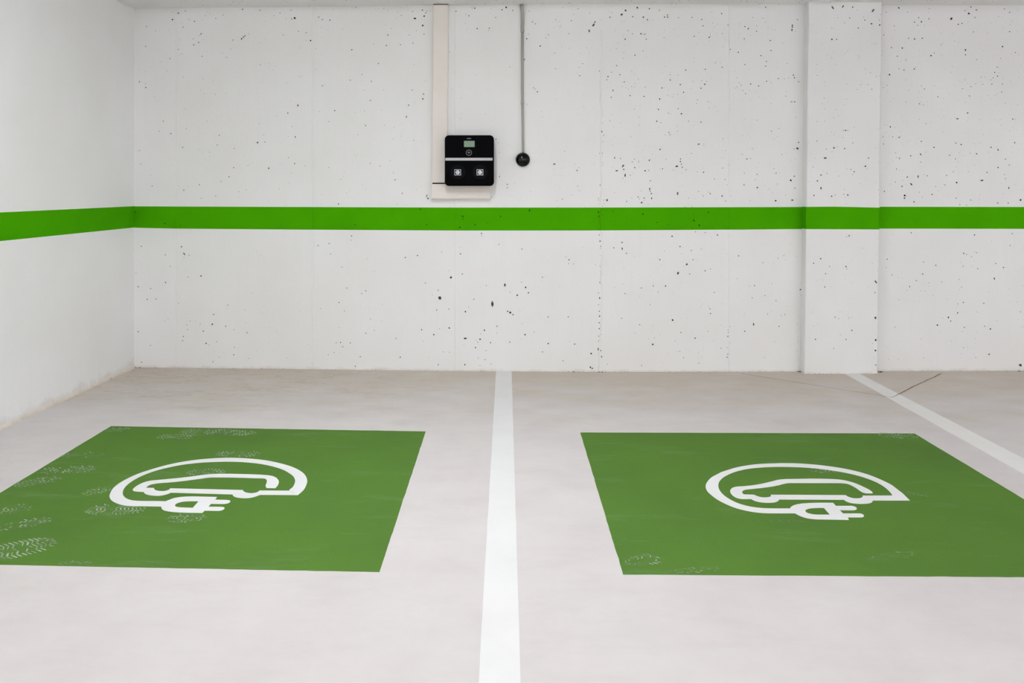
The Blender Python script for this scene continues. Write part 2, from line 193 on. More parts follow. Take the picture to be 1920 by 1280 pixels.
class NT:
    """tiny node-tree writer"""
    def __init__(self, m):
        self.t = m.node_tree; self.n = self.t.nodes; self.l = self.t.links
        self.bsdf = self.n['Principled BSDF']
    def add(self, kind, **kw):
        nd = self.n.new(kind)
        for k, v in kw.items(): setattr(nd, k, v)
        return nd
    def link(self, a, b): self.l.new(a, b)
    def coords(self, scale=(1, 1, 1)):
        tc = self.add('ShaderNodeTexCoord'); mp = self.add('ShaderNodeMapping')
        mp.inputs['Scale'].default_value = scale
        self.link(tc.outputs['Object'], mp.inputs['Vector'])
        return mp.outputs['Vector']
    def noise(self, vec, scale, detail=3.0, rough=0.55):
        nd = self.add('ShaderNodeTexNoise')
        nd.inputs['Scale'].default_value = scale; nd.inputs['Detail'].default_value = detail; nd.inputs['Roughness'].default_value = rough
        self.link(vec, nd.inputs['Vector'])
        return nd.outputs['Fac']
    def ramp(self, fac, stops):
        nd = self.add('ShaderNodeValToRGB')
        els = nd.color_ramp.elements
        while len(els) < len(stops): els.new(0.5)
        for e, (pos, c) in zip(els, stops):
            e.position = pos
            e.color = (c, c, c, 1) if not isinstance(c, tuple) else (*c, 1)
        self.link(fac, nd.inputs['Fac'])
        return nd.outputs['Color']
    def maprange(self, v, a, b, c=0.0, d=1.0):
        nd = self.add('ShaderNodeMapRange')
        for i, x in zip((1, 2, 3, 4), (a, b, c, d)): nd.inputs[i].default_value = x
        self.link(v, nd.inputs[0])
        return nd.outputs[0]
    def math(self, op, a, b=None):
        nd = self.add('ShaderNodeMath', operation=op)
        for i, x in enumerate((a, b)):
            if x is None: continue
            if isinstance(x, (int, float)): nd.inputs[i].default_value = x
            else: self.link(x, nd.inputs[i])
        return nd.outputs[0]
    def mix(self, fac, a, b):
        nd = self.add('ShaderNodeMix', data_type='RGBA')
        if isinstance(fac, (int, float)): nd.inputs[0].default_value = fac
        else: self.link(fac, nd.inputs[0])
        for i, x in ((6, a), (7, b)):
            if isinstance(x, tuple): nd.inputs[i].default_value = (*x, 1)
            else: self.link(x, nd.inputs[i])
        return nd.outputs[2]
    def sep(self, vec):
        nd = self.add('ShaderNodeSeparateXYZ'); self.link(vec, nd.inputs[0]); return nd.outputs
    def bump(self, h, strength=0.2, dist=0.002):
        nd = self.add('ShaderNodeBump')
        nd.inputs['Strength'].default_value = strength; nd.inputs['Distance'].default_value = dist
        self.link(h, nd.inputs['Height']); self.link(nd.outputs[0], self.bsdf.inputs['Normal'])
    def color(self, c): self.link(c, self.bsdf.inputs['Base Color'])

def mat_wall(name, base, pores=1.0, stain=1.0, tan=(0.52, 0.43, 0.33), splash=0.022):
    m = new_mat(name, base, 0.75, 0.25); N = NT(m)
    v = N.coords()
    cloud = N.noise(v, 1.6, 2)
    warm = tuple(c * k for c, k in zip(base, (0.965, 0.96, 0.95)))
    col = N.mix(N.maprange(cloud, 0.35, 0.7), base, warm)
    streak = N.noise(N.coords((9, 9, 0.7)), 3.0, 1)
    col = N.mix(N.maprange(streak, 0.5, 0.75, 0.0, 0.35), col, warm)
    if pores:
        vo = N.add('ShaderNodeTexVoronoi'); vo.inputs['Scale'].default_value = 42.0
        N.link(v, vo.inputs['Vector'])
        s = N.sep(vo.outputs['Color'])
        size = N.maprange(s[0], 0.55, 1.0, 0.0, 0.10)
        dot = N.math('LESS_THAN', vo.outputs['Distance'], size)
        # the tiny pores sit in drifts, as the air was trapped in the concrete
        drift = N.maprange(cloud, 0.40, 0.60)
        pick = N.math('MULTIPLY', N.math('MULTIPLY', dot, drift), 0.55 * pores)
        col = N.mix(pick, col, (0.16, 0.15, 0.14))
    # tan dirt splashed up from the floor, ragged edge
    z = N.sep(v)[2]
    edge = N.math('ADD', z, N.maprange(N.noise(v, 9.0, 3, 0.7), 0.3, 0.7, -splash * 0.5, splash * 0.5))
    d = N.maprange(edge, -splash * 0.3, splash * 0.8, 0.6 * stain, 0.0)
    col = N.mix(d, col, tan)
    N.color(col)
    N.bump(N.noise(v, 45.0, 2, 0.6), 0.22, 0.003)
    return m

M = {}
M['wall'] = mat_wall('white_wall_paint', (0.835, 0.828, 0.828), 1.0, 0.7)
M['wall_left'] = mat_wall('smooth_white_wall_paint', (0.885, 0.88, 0.885), 0.0, 0.75, splash=0.075)
M['wall_plain'] = new_mat('plain_white_paint', (0.78, 0.775, 0.77), 0.8)
M['ceiling'] = new_mat('grey_ceiling_paint', (0.58, 0.57, 0.56), 0.85)
M['pit'] = new_mat('shaded_raw_concrete_in_pits', (0.050, 0.044, 0.040), 0.95, 0.1)  # raw concrete, its colour deepened to carry the shade inside the holes
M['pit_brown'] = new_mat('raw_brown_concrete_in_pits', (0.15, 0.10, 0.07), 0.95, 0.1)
M['pit_green'] = new_mat('shaded_pits_in_green_paint', (0.012, 0.055, 0.005), 0.95, 0.1)  # stripe green darkened in colour for the shade inside its pits

def mat_green_stripe():
    m = new_mat('bright_green_wall_paint', (0.062, 0.36, 0.001), 0.9, 0.02); N = NT(m)
    v = N.coords()
    col = N.mix(N.maprange(N.noise(v, 3.0, 3), 0.35, 0.7), (0.068, 0.380, 0.001), (0.058, 0.342, 0.001))
    N.color(col)
    return m
M['stripe'] = mat_green_stripe()

def mat_floor():
    m = new_mat('pale_polished_concrete', (0.68, 0.655, 0.64), 0.6, 0.12); N = NT(m)
    v = N.coords()
    s = N.sep(v)
    fine = N.noise(v, 2.4, 4, 0.65)
    base = N.mix(N.maprange(fine, 0.3, 0.72), (0.690, 0.652, 0.648), (0.632, 0.590, 0.585))
    trowel = N.noise(N.coords((0.9, 2.2, 1)), 2.6, 5, 0.72)
    base = N.mix(N.maprange(trowel, 0.50, 0.78, 0.0, 0.4), base, (0.56, 0.520, 0.500))
    # beige dust left lying in the strip along the wall, with a wandering limit
    edge = N.math('ADD', s[1], N.maprange(N.noise(N.coords((0.8, 1.5, 1)), 1.8, 4, 0.68), 0.3, 0.7, -0.6, 0.6))
    dust = N.maprange(edge, -1.5, -0.1, 0.0, 0.75)
    base = N.mix(dust, base, (0.575, 0.500, 0.410))
    tide = N.noise(N.coords((0.9, 3.2, 1)), 1.9, 4, 0.7)
    line = N.math('SUBTRACT', 1.0, N.maprange(N.math('ABSOLUTE', N.math('SUBTRACT', tide, 0.52)), 0.0, 0.02))
    line = N.math('MULTIPLY', N.math('MULTIPLY', line, N.maprange(edge, -1.4, -0.5)), N.maprange(s[0], -0.2, -1.2, 0.08, 0.45))
    base = N.mix(line, base, (0.36, 0.30, 0.24))
    vo = N.add('ShaderNodeTexVoronoi'); vo.inputs['Scale'].default_value = 5.0
    N.link(v, vo.inputs['Vector'])
    sc = N.sep(vo.outputs['Color'])
    dot = N.math('LESS_THAN', vo.outputs['Distance'], N.maprange(sc[0], 0.8, 1.0, 0.0, 0.018))
    base = N.mix(N.math('MULTIPLY', dot, 0.7), base, (0.2, 0.17, 0.15))
    N.color(base)
    N.link(N.maprange(fine, 0.3, 0.7, 0.55, 0.75), N.bsdf.inputs['Roughness'])
    return m
M['floor'] = mat_floor()

def mat_pad():
    m = new_mat('green_floor_paint', (0.10, 0.24, 0.04), 0.8, 0.06); N = NT(m)
    v = N.coords()
    n1 = N.noise(v, 1.8, 4)
    col = N.mix(N.maprange(n1, 0.35, 0.68), (0.104, 0.222, 0.036), (0.092, 0.196, 0.036))
    # rubbed, dusty smears
    sm = N.noise(N.coords((1.0, 3.5, 1)), 1.7, 4, 0.72)
    col = N.mix(N.maprange(sm, 0.56, 0.78, 0.0, 0.30), col, (0.25, 0.36, 0.20))
    grain = N.noise(v, 190.0, 0)
    col = N.mix(N.maprange(grain, 0.3, 0.7, 0.0, 0.22), col, (0.080, 0.155, 0.026))
    N.color(col)
    return m
M['pad'] = mat_pad()

def mat_line(name, base):
    m = new_mat(name, base, 0.7, 0.12); N = NT(m)
    v = N.coords()
    col = N.mix(N.maprange(N.noise(v, 4.0, 5), 0.4, 0.75), base, tuple(c * 0.95 for c in base))
    N.color(col)
    return m
M['line'] = mat_line('white_line_paint', (0.805, 0.795, 0.80))
M['line_dull'] = mat_line('dull_white_line_paint', (0.82, 0.80, 0.785))
M['symbol'] = mat_line('white_symbol_paint', (0.82, 0.81, 0.82))

def mat_dust():
    m = new_mat('pale_dust_print', (0.52, 0.60, 0.46), 0.9, 0.1); N = NT(m)
    v = N.coords()
    a = N.maprange(N.noise(v, 14.0, 4, 0.7), 0.34, 0.62, 0.15, 0.85)
    N.link(a, N.bsdf.inputs['Alpha'])
    return m
M['dust'] = mat_dust()
def mat_smear():
    m = new_mat('soft_dust_smear', (0.36, 0.50, 0.28), 0.9, 0.1); N = NT(m)
    a = N.maprange(N.noise(N.coords((9, 26, 1)), 1.0, 5, 0.75), 0.48, 0.75, 0.0, 0.40)
    N.link(a, N.bsdf.inputs['Alpha'])
    return m
M['smear'] = mat_smear()

def mat_plastic(name, c, rough, spec, bump=0.03):
    m = new_mat(name, c, rough, spec); N = NT(m)
    v = N.coords()
    N.color(N.mix(N.maprange(N.noise(v, 6.0, 3), 0.3, 0.7), c, tuple(x * 0.96 for x in c)))
    return m
M['cream'] = mat_plastic('cream_trunking_plastic', (0.80, 0.735, 0.69), 0.5, 0.4)
M['black'] = mat_plastic('black_satin_plastic', (0.0025, 0.0025, 0.0035), 0.5, 0.02)
M['black_cap'] = mat_plastic('black_socket_plastic', (0.006, 0.006, 0.007), 0.6, 0.05)
M['gloss'] = mat_plastic('glossy_black_dome', (0.0012, 0.0012, 0.0016), 0.11, 0.30, 0.0)
M['gap'] = new_mat('dark_gap_shade', (0.006, 0.006, 0.006), 0.9, 0.1)  # near-black colour standing in for the shade in open gaps
M['lcd'] = mat_plastic('green_grey_display', (0.22, 0.32, 0.22), 0.3, 0.3)
M['print_grey'] = new_mat('grey_print', (0.30, 0.30, 0.31), 0.6)
M['print_white'] = new_mat('white_print', (0.72, 0.72, 0.80), 0.6)
M['bar'] = mat_plastic('pale_light_bar', (0.55, 0.53, 0.55), 0.4, 0.3)
M['conduit'] = mat_plastic('grey_conduit_plastic', (0.38, 0.37, 0.335), 0.45, 0.4)
M['crack'] = new_mat('dark_joint', (0.09, 0.06, 0.045), 0.9, 0.1)
M['mortar'] = mat_wall('tan_mortar', (0.74, 0.69, 0.62), 0.0, 0.9, splash=0.02)
M['crumb'] = new_mat('brown_crumbs', (0.10, 0.075, 0.055), 0.95, 0.1)
M['lamp_body'] = new_mat('white_lamp_housing', (0.75, 0.75, 0.75), 0.5)

# ------------------------------------------------------------------ the concrete wall
# plan of the back wall: each formwork panel is flat, the run bows a little
PLAN = [(-2.722, 0.0219), (-2.408, 0.0107), (-1.385, -0.018), (-0.352, -0.0493), (0.60, -0.0530), (1.70, -0.0200),
        (2.153, 0.0045), (2.753, 0.0306), (3.76, 0.0698), (10.0, 0.0698)]
STRIPE_TOP = [(-2.73, 1.1862), (-2.408, 1.1849), (-1.385, 1.1822), (-0.352, 1.1797), (0.691, 1.1805), (1.62, 1.1831), (2.153, 1.184), (2.733, 1.1858), (3.76, 1.1838), (10, 1.184)]
STRIPE_BOT = [(-2.73, 1.0285), (-2.408, 1.0225), (-1.385, 1.0171), (-0.352, 1.0141), (0.691, 1.0157), (1.62, 1.0213), (2.153, 1.0253), (2.733, 1.028), (3.76, 1.0257), (10, 1.026)]
SOFFIT = 2.642
CEIL = 3.02
X_RIGHT = 10.0
Y_FRONT = -13.0

def interp(tab, x):
    for (a, fa), (b, fb) in zip(tab, tab[1:]):
        if x <= b: return fa + (fb - fa) * (x - a) / (b - a)
    return tab[-1][1]
def wy(x): return interp(PLAN, x)

PX = 0.00383                        # one photo pixel on the back wall, metres

def parse_pits(s):
    out = []
    for t in s.split():
        a = t.split(',')
        out.append((int(a[0]) / 1000, int(a[1]) / 1000, int(a[2]) / 10 * PX, a[3] if len(a) > 3 else 'o'))
    return out

def pit_outline(u, z, r, kind, rnd):
    n = 8 if r > 0.006 else (7 if r > 0.0035 else 5)
    ea, eb, rot = {'o': (1.1, 0.95, rnd.random() * 3), 'h': (1.6, 0.75, 0.1), 'v': (1.6, 0.7, 1.57), 'd': (1.7, 0.65, 0.95), 'b': (1.7, 0.65, 2.2)}[kind]
    pts = []
    for k in range(n):
        a = 2 * math.pi * k / n
        q = r * rnd.uniform(0.72, 1.18)
        x, y = q * ea * math.cos(a), q * eb * math.sin(a)
        pts.append((u + x * math.cos(rot) - y * math.sin(rot), z + x * math.sin(rot) + y * math.cos(rot)))
    return pts

def cut_panel(regions, pits, rnd):
    """triangulates the regions (list of outlines) with every pit cut in; returns verts (u,z,depth) and triangles per (region, is_pit)"""
    verts, faces, centre = [], [], {}
    for poly in regions:
        f = []
        for q in poly:
            f.append(len(verts)); verts.append(Vector(q))
        faces.append(f)
    n_reg = len(faces)
    cpts = []
    brown = {}
    for (u, z, r, k) in pits:
        f = []
        for q in pit_outline(u, z, r, k, rnd):
            f.append(len(verts)); verts.append(Vector(q))
        faces.append(f)
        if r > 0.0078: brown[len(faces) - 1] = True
    for (u, z, r, k) in pits:
        cpts.append((len(verts), r)); verts.append(Vector((u, z)))
    ov, oe, of, ids_v, ids_e, ids_f = delaunay_2d_cdt(verts, [], faces, 0, 1e-6, True)
    depth = {}
    cid = dict(cpts)
    for i, src in enumerate(ids_v):
        for s_ in src:
            if s_ in cid: depth[i] = cid[s_] * 1.3
    tris = {}
    for f, src in zip(of, ids_f):
        reg = [s_ for s_ in src if s_ < n_reg]
        if not reg: continue
        ps = [s_ for s_ in src if s_ >= n_reg]
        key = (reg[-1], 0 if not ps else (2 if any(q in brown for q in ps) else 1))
        tris.setdefault(key, []).append(tuple(f))
    vv = [(v.x, v.y, depth.get(i, 0.0)) for i, v in enumerate(ov)]
    return vv, tris

class Gather:
    def __init__(self): self.v = []; self.f = []; self.mi = []
    def add(self, vv, tris, mi, place):
        used = {}
        for t in tris:
            row = []
            for i in t:
                if i not in used:
                    used[i] = len(self.v); self.v.append(place(*vv[i]))
                row.append(used[i])
            self.f.append(row); self.mi.append(mi)
    def quad(self, pts, mi=0):
        b = len(self.v); self.v += pts; self.f.append(list(range(b, b + len(pts)))); self.mi.append(mi)

rnd = random.Random(5)
pits_wall = parse_pits(PITS_WALL)
pits_pil = parse_pits(PITS_PILASTER)
# smaller air holes between the noted ones, thicker to the right and under the beam
for k in range(2300):
    u = rnd.uniform(-2.68, 3.85); z = rnd.uniform(0.04, 2.62)
    dens = (0.28 + 0.30 * (u > 0.69) + 0.30 * (u > 2.7)) * (1.25 if z > 1.2 else 0.7) + (0.35 if z > 2.45 else 0)
    if rnd.random() > dens: continue
    if 2.12 < u < 2.72:
        pits_pil.append((u, z, rnd.uniform(0.35, 0.7) * PX, 'o'))
    else:
        pits_wall.append((u, z, rnd.uniform(0.30, 0.62) * PX, 'o'))
# broken line of cavities down the rough joint
for k in range(46):
    z = rnd.uniform(0.06, 1.9)
    pits_wall.append((0.694 + rnd.gauss(0, 0.006) + (0.012 if z > 1.1 else 0), z, rnd.uniform(0.4, 1.0) * PX, rnd.choice('ovv')))
for k in range(14):
    pits_wall.append((1.62 + rnd.gauss(0, 0.003), rnd.uniform(0.1, 0.5), rnd.uniform(0.4, 0.8) * PX, 'v'))

G_wall, G_stripe = Gather(), Gather()
def clean(p_list, margin=0.002):
    """drop pits that would run into a bigger one"""
    p_list = sorted(p_list, key=lambda q: -q[2]); out = []; grid = {}
    for q in p_list:
        cx, cz = int(q[0] / 0.05), int(q[1] / 0.05)
        if any((q[0] - o[0]) ** 2 + (q[1] - o[1]) ** 2 < ((q[2] + o[2]) * 1.05) ** 2
               for i in (-1, 0, 1) for j in (-1, 0, 1) for o in grid.get((cx + i, cz + j), ())): continue
        grid.setdefault((cx, cz), []).append(q); out.append(q)
    return out
pits_wall = clean(pits_wall); pits_pil = clean(pits_pil)

for (xa, ya), (xb, yb) in zip(PLAN, PLAN[1:]):
    ta, tb = interp(STRIPE_TOP, xa), interp(STRIPE_TOP, xb)
    ba, bb = interp(STRIPE_BOT, xa), interp(STRIPE_BOT, xb)
    regs = [[(xa, 0.0), (xb, 0.0), (xb, bb), (xa, ba)], [(xa, ba), (xb, bb), (xb, tb), (xa, ta)], [(xa, ta), (xb, tb), (xb, SOFFIT), (xa, SOFFIT)]]
    here = [q for q in pits_wall if xa + q[2] * 1.3 < q[0] < xb - q[2] * 1.3 and q[2] * 1.5 < q[1] < SOFFIT - q[2] * 1.5] if xa < 3.8 else []
    vv, tris = cut_panel(regs, here, rnd)
    place = lambda u, z, d, xa=xa, xb=xb, ya=ya, yb=yb: (u, ya + (yb - ya) * (u - xa) / (xb - xa) + d, z)
    for (reg, pit), T in tris.items():
        if reg == 1: G_stripe.add(vv, T, 1 if pit else 0, place)
        else: G_wall.add(vv, T, pit, place)
# thickness behind and above the face
G_wall.quad([(-2.722, 0.30, 0), (X_RIGHT, 0.30, 0), (X_RIGHT, 0.30, CEIL), (-2.722, 0.30, CEIL)])
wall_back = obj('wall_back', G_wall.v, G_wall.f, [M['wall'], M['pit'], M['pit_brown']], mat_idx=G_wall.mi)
tag(wall_back, 'white painted concrete back wall pitted with small dark air holes', 'wall', kind='structure')

# raised seams where the formwork boards met
def seam(x, z0, z1, width, height, wander, mat, parent, name='formwork_seam', dx=0.0, sd=1):
    r = random.Random(sd); n = max(2, int((z1 - z0) / 0.03))
    v, f = [], []
    off = 0.0
    for k in range(n + 1):
        z = z0 + (z1 - z0) * k / n
        off += r.gauss(0, wander); off *= 0.93
        w = width * r.uniform(0.7, 1.3); c = x + off + dx
        v += [(c - w / 2, wy(c) - 0.0001, z), (c, wy(c) - height * r.uniform(0.6, 1.2), z), (c + w / 2, wy(c) - 0.0001, z)]
    for k in range(n):
        a = 3 * k
        f += [(a, a + 1, a + 4, a + 3), (a + 1, a + 2, a + 5, a + 4)]
    return obj(name, v, f, mat, parent)
stripe = empty('painted_stripe', (-2.70, -0.02, 1.03))
tag(stripe, 'bright green horizontal stripe painted along the white walls', 'stripe')
for x, w, h, wander, sd, dx in ((-2.408, 0.006, 0.0016, 0.0002, 1, -0.006), (-2.408, 0.006, 0.0016, 0.0002, 2, 0.008), (-1.385, 0.005, 0.0022, 0.0002, 3, -0.008), (-1.385, 0.005, 0.0022, 0.0002, 9, 0.006),
                            (-0.352, 0.005, 0.002, 0.0002, 4, 0), (0.691, 0.016, 0.0045, 0.003, 5, 0.0), (1.62, 0.010, 0.0026, 0.0006, 6, 0)):
    zb, zt = interp(STRIPE_BOT, x), interp(STRIPE_TOP, x)
    seam(x, 0.01, zb, w, h, wander, M['wall'], wall_back, dx=dx, sd=sd)
    seam(x, zt, SOFFIT - 0.005 if x < 0.5 or x > 1 else 2.45, w, h, wander, M['wall'], wall_back, dx=dx, sd=sd + 20)
    seam(x, zb, zt, w, h, wander * 0.5, M['stripe'], stripe, name='stripe_ridge', dx=dx, sd=sd + 40)

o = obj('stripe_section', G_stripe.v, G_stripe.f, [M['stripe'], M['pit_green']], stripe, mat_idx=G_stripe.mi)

# pilaster standing 9 cm proud of the wall, leaning a trace
P_D = 0.092
def lean(z): return (z - 1.2) * 0.0122
PX0, PX1 = 2.150, 2.676
def pil_y(u): return wy(u) - P_D
Gp, Gs = Gather(), Gather()
regs = [[(PX0 + 0.006, 0.0), (PX1 - 0.008, 0.0), (PX1 - 0.008, 1.0265), (PX0 + 0.006, 1.0290)],
        [(PX0 + 0.006, 1.0290), (PX1 - 0.008, 1.0265), (PX1 - 0.008, 1.1815), (PX0 + 0.2, 1.1885), (PX0 + 0.006, 1.1870)],
        [(PX0 + 0.006, 1.1870), (PX0 + 0.2, 1.1885), (PX1 - 0.008, 1.1815), (PX1 - 0.008, SOFFIT), (PX0 + 0.006, SOFFIT)]]
here = []
for (u, z, r, k) in pits_pil:
    u2 = u - lean(z)
    lim = PX1 - 0.008 - r * 1.7
    if lim < u2 < lim + 0.03: u2 = lim - 0.0005
    if PX0 + 0.006 + r * 1.6 < u2 < PX1 - 0.008 - r * 1.6 and r * 1.5 < z < SOFFIT - r * 1.5: here.append((u2, z, r, k))
vv, tris = cut_panel(regs, here, rnd)
place = lambda u, z, d: (u + lean(z), pil_y(u) + d, z)
for (reg, pit), T in tris.items():
    if reg == 1: Gs.add(vv, T, 1 if pit else 0, place)
    else: Gp.add(vv, T, pit, place)
# chipped vertical arrises and the two flanks
def flank(side, zs, G, mi):
    r = random.Random(31 + side)
    rows = []
    for z in zs:
        if side < 0:
            c = 0.006
            rows.append([(PX0 + 0.006 + lean(z), pil_y(PX0 + 0.006), z), (PX0 + lean(z), pil_y(PX0) + c, z), (PX0 + lean(z), wy(PX0) + 0.02, z)])
        else:
            c = 0.008
            rows.append([(PX1 - 0.008 + lean(z), pil_y(PX1 - 0.008), z), (PX1 + lean(z) + r.gauss(0, 0.0012), pil_y(PX1) + c + abs(r.gauss(0, 0.002)), z), (PX1 + lean(z), wy(PX1) + 0.02, z)])
    for A, B in zip(rows, rows[1:]):
        for i in range(2): G.quad([A[i], A[i + 1], B[i + 1], B[i]], mi)
def span(a, b, n): return [a + (b - a) * k / n for k in range(n + 1)]
for side, b, t in ((-1, 1.0290, 1.1870), (1, 1.0265, 1.1815)):
    flank(side, span(0.0, b, 40), Gp, 0); flank(side, span(b, t, 6), Gs, 0); flank(side, span(t, SOFFIT, 60), Gp, 0)
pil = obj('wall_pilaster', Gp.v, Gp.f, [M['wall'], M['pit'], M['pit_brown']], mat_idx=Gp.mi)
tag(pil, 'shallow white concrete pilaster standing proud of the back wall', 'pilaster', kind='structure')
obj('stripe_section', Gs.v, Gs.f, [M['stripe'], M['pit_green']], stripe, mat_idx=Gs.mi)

# left wall: smooth white paint
def lx(y): return -2.722 + (y - 0.0219) * 0.01617
v, f = [], []
zs = [0.0, 1.03, 1.187, CEIL]
ys = [0.0219, Y_FRONT]
for y in ys:
    for z in zs: v.append((lx(y), y, z))
for i in (0, 2): f.append((i, i + 1, i + 5, i + 4))
b = len(v)
v += [(lx(ys[0]) - 0.25, ys[0], 0), (lx(ys[0]) - 0.25, ys[0], CEIL), (lx(ys[1]) - 0.25, ys[1], 0), (lx(ys[1]) - 0.25, ys[1], CEIL)]
f.append((b, b + 1, b + 3, b + 2))
wl = obj('wall_left', v, f, M['wall_left'])
tag(wl, 'smooth white left side wall', 'wall', kind='structure')
ys = [0.0219, Y_FRONT]
obj('stripe_section', [(lx(ys[0]), ys[0], 1.03), (lx(ys[0]), ys[0], 1.187), (lx(ys[1]), ys[1], 1.187), (lx(ys[1]), ys[1], 1.03)], [(0, 1, 2, 3)], M['stripe'], stripe)

# mortar cove along the foot of the left wall
r = random.Random(3)
v, f = [], []
n = 190
prev = 0.0
for k in range(n + 1):
    y = 0.02 - 6.5 * k / n
    prev = 0.8 * prev + r.gauss(0, 0.0018)
    w = max(0.006, 0.020 + prev + r.gauss(0, 0.0012)); h = max(0.008, 0.024 + 0.8 * prev + r.gauss(0, 0.002))
    x = lx(y)
    v += [(x - 0.002, y, h), (x + w * 0.30, y, h * 0.42), (x + w * 0.65, y, h * 0.14), (x + w, y, -0.001)]
for k in range(n):
    a = 4 * k
    for i in range(3): f.append((a + i, a + i + 1, a + i + 5, a + i + 4))
cove = obj('baseboard_left', v, f, M['mortar'], smooth=True)
tag(cove, 'rough tan mortar cove along the foot of the left wall', 'skirting', kind='structure')

# floor, ceiling, beam and the unseen walls
floor = obj('floor', [(-3.0, 0.30, 0), (X_RIGHT, 0.30, 0), (X_RIGHT, Y_FRONT, 0), (-3.0, Y_FRONT, 0)], [(3, 2, 1, 0)], M['floor'])
tag(floor, 'pale grey polished concrete garage floor', 'floor', kind='structure')
ceil = bm_obj('ceiling', box_bm(-3.2, X_RIGHT, Y_FRONT, 0.30, CEIL, CEIL + 0.2), M['ceiling'])
tag(ceil, 'flat white ceiling above the parking bays', 'ceiling', kind='structure')
Gb = Gather()
regs = [[(-2.75, -0.30), (X_RIGHT, -0.30), (X_RIGHT, 0.25), (-2.75, 0.25)]]
bp = clean([(rnd.uniform(-2.6, 3.6), rnd.uniform(-0.27, -0.02), rnd.uniform(0.4, 1.5) * PX, 'o') for k in range(190)])
vv, tris = cut_panel(regs, bp, rnd)
for (reg, pit), T in tris.items(): Gb.add(vv, T, pit, lambda u, w, d: (u, w, SOFFIT + d))
Gb.quad([(-2.75, -0.30, SOFFIT), (-2.75, -0.30, CEIL), (X_RIGHT, -0.30, CEIL), (X_RIGHT, -0.30, SOFFIT)])
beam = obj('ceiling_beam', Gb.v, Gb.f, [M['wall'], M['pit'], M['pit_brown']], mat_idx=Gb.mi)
tag(beam, 'white concrete beam running along the top of the back wall', 'beam', kind='structure')
wr = bm_obj('wall_right', box_bm(X_RIGHT, X_RIGHT + 0.2, Y_FRONT, 0.30, 0, CEIL), M['wall_plain'])
tag(wr, 'white right side wall of the garage', 'wall', kind='structure')
wf = bm_obj('wall_front', box_bm(-3.2, X_RIGHT + 0.2, Y_FRONT - 0.2, Y_FRONT, 0, CEIL), M['wall_plain'])
tag(wf, 'white garage wall opposite the parking bays', 'wall', kind='structure')

# saw-cut / shrinkage cracks in the floor screed
def crack(pts, w, sd):
    r = random.Random(sd); v, f = [], []
    P = []
    for a, b in zip(pts, pts[1:]):
        m = max(2, int(math.dist(a, b) / 0.05))
        for k in range(m): P.append((a[0] + (b[0] - a[0]) * k / m, a[1] + (b[1] - a[1]) * k / m))
    P.append(pts[-1])
    for i, (x, y) in enumerate(P):
        q = P[min(i + 1, len(P) - 1)]; o_ = P[max(i - 1, 0)]
        tx, ty = q[0] - o_[0], q[1] - o_[1]; L = math.hypot(tx, ty)
        nx, ny = -ty / L, tx / L
        j = r.gauss(0, 0.0012); h = w * r.uniform(0.6, 1.2) / 2
        v += [(x + nx * (j + h), y + ny * (j + h), 0.0022), (x + nx * (j - h), y + ny * (j - h), 0.0022)]
    for i in range(len(P) - 1): f.append((2 * i, 2 * i + 1, 2 * i + 3, 2 * i + 2))
    return obj('floor_crack', v, f, M['crack'], floor)
crack([(1.690, -0.095), (2.007, -0.391), (2.27, -0.642), (2.449, -0.802)], 0.0048, 1)
crack([(2.440, -0.815), (2.52, -0.725), (2.636, -0.585), (3.109, -0.052)], 0.005, 2)

# ------------------------------------------------------------------ floor markings
def slab(outline, z0, z1, mat, name, parent=None, holes=()):
    loops = [[Vector((x, y, 0)) for x, y in outline]] + [[Vector((x, y, 0)) for x, y in h] for h in holes]
    tri = tessellate_polygon(loops)
    flat = [q for L in loops for q in L]
    n = len(flat)
    v = [(q.x, q.y, z1) for q in flat] + [(q.x, q.y, z0) for q in flat]
    f = []
    for t in tri:
        a, b, c = (flat[i] for i in t)
        f.append(t if (b - a).cross(c - a).z > 0 else tuple(reversed(t)))
    s = 0
    for L in loops:
        m = len(L)
        for i in range(m): f.append((s + i, s + (i + 1) % m, n + s + (i + 1) % m, n + s + i))
        s += m
    return obj(name, v, f, mat, parent)

def ragged(a, b, n, amp, sd):
    r = random.Random(sd)
    nx, ny = -(b[1] - a[1]), b[0] - a[0]; L = math.hypot(nx, ny)
    out = [a]
    for k in range(1, n):
        j = r.gauss(0, amp)
        out.append((a[0] + (b[0] - a[0]) * k / n + nx / L * j, a[1] + (b[1] - a[1]) * k / n + ny / L * j))
    return out

def rect_marking(c, amp, sd):
    pts = []
    for i in range(4): pts += ragged(c[i], c[(i + 1) % 4], 40, amp, sd + i)
    return pts

bay_line = slab(rect_marking([(-0.0555, -5.0), (0.0565, -5.0), (0.0565, wy(0.05)), (-0.0555, wy(-0.05))], 0.0004, 1), 0.0, 0.0014, M['line'], 'parking_line')
tag(bay_line, 'white painted parking line between the two green squares', 'parking line', 'white parking bay lines')
yw = pil_y(2.47) + 0.001
bay_line2 = slab([(2.404, -5.0), (2.546, -5.0), (2.543, -2.2), (2.529, yw), (2.424, yw), (2.406, -2.2)], 0.0, 0.0014, M['line_dull'], 'parking_line')
tag(bay_line2, 'white painted parking line running out from the foot of the pilaster', 'parking line', 'white parking bay lines')

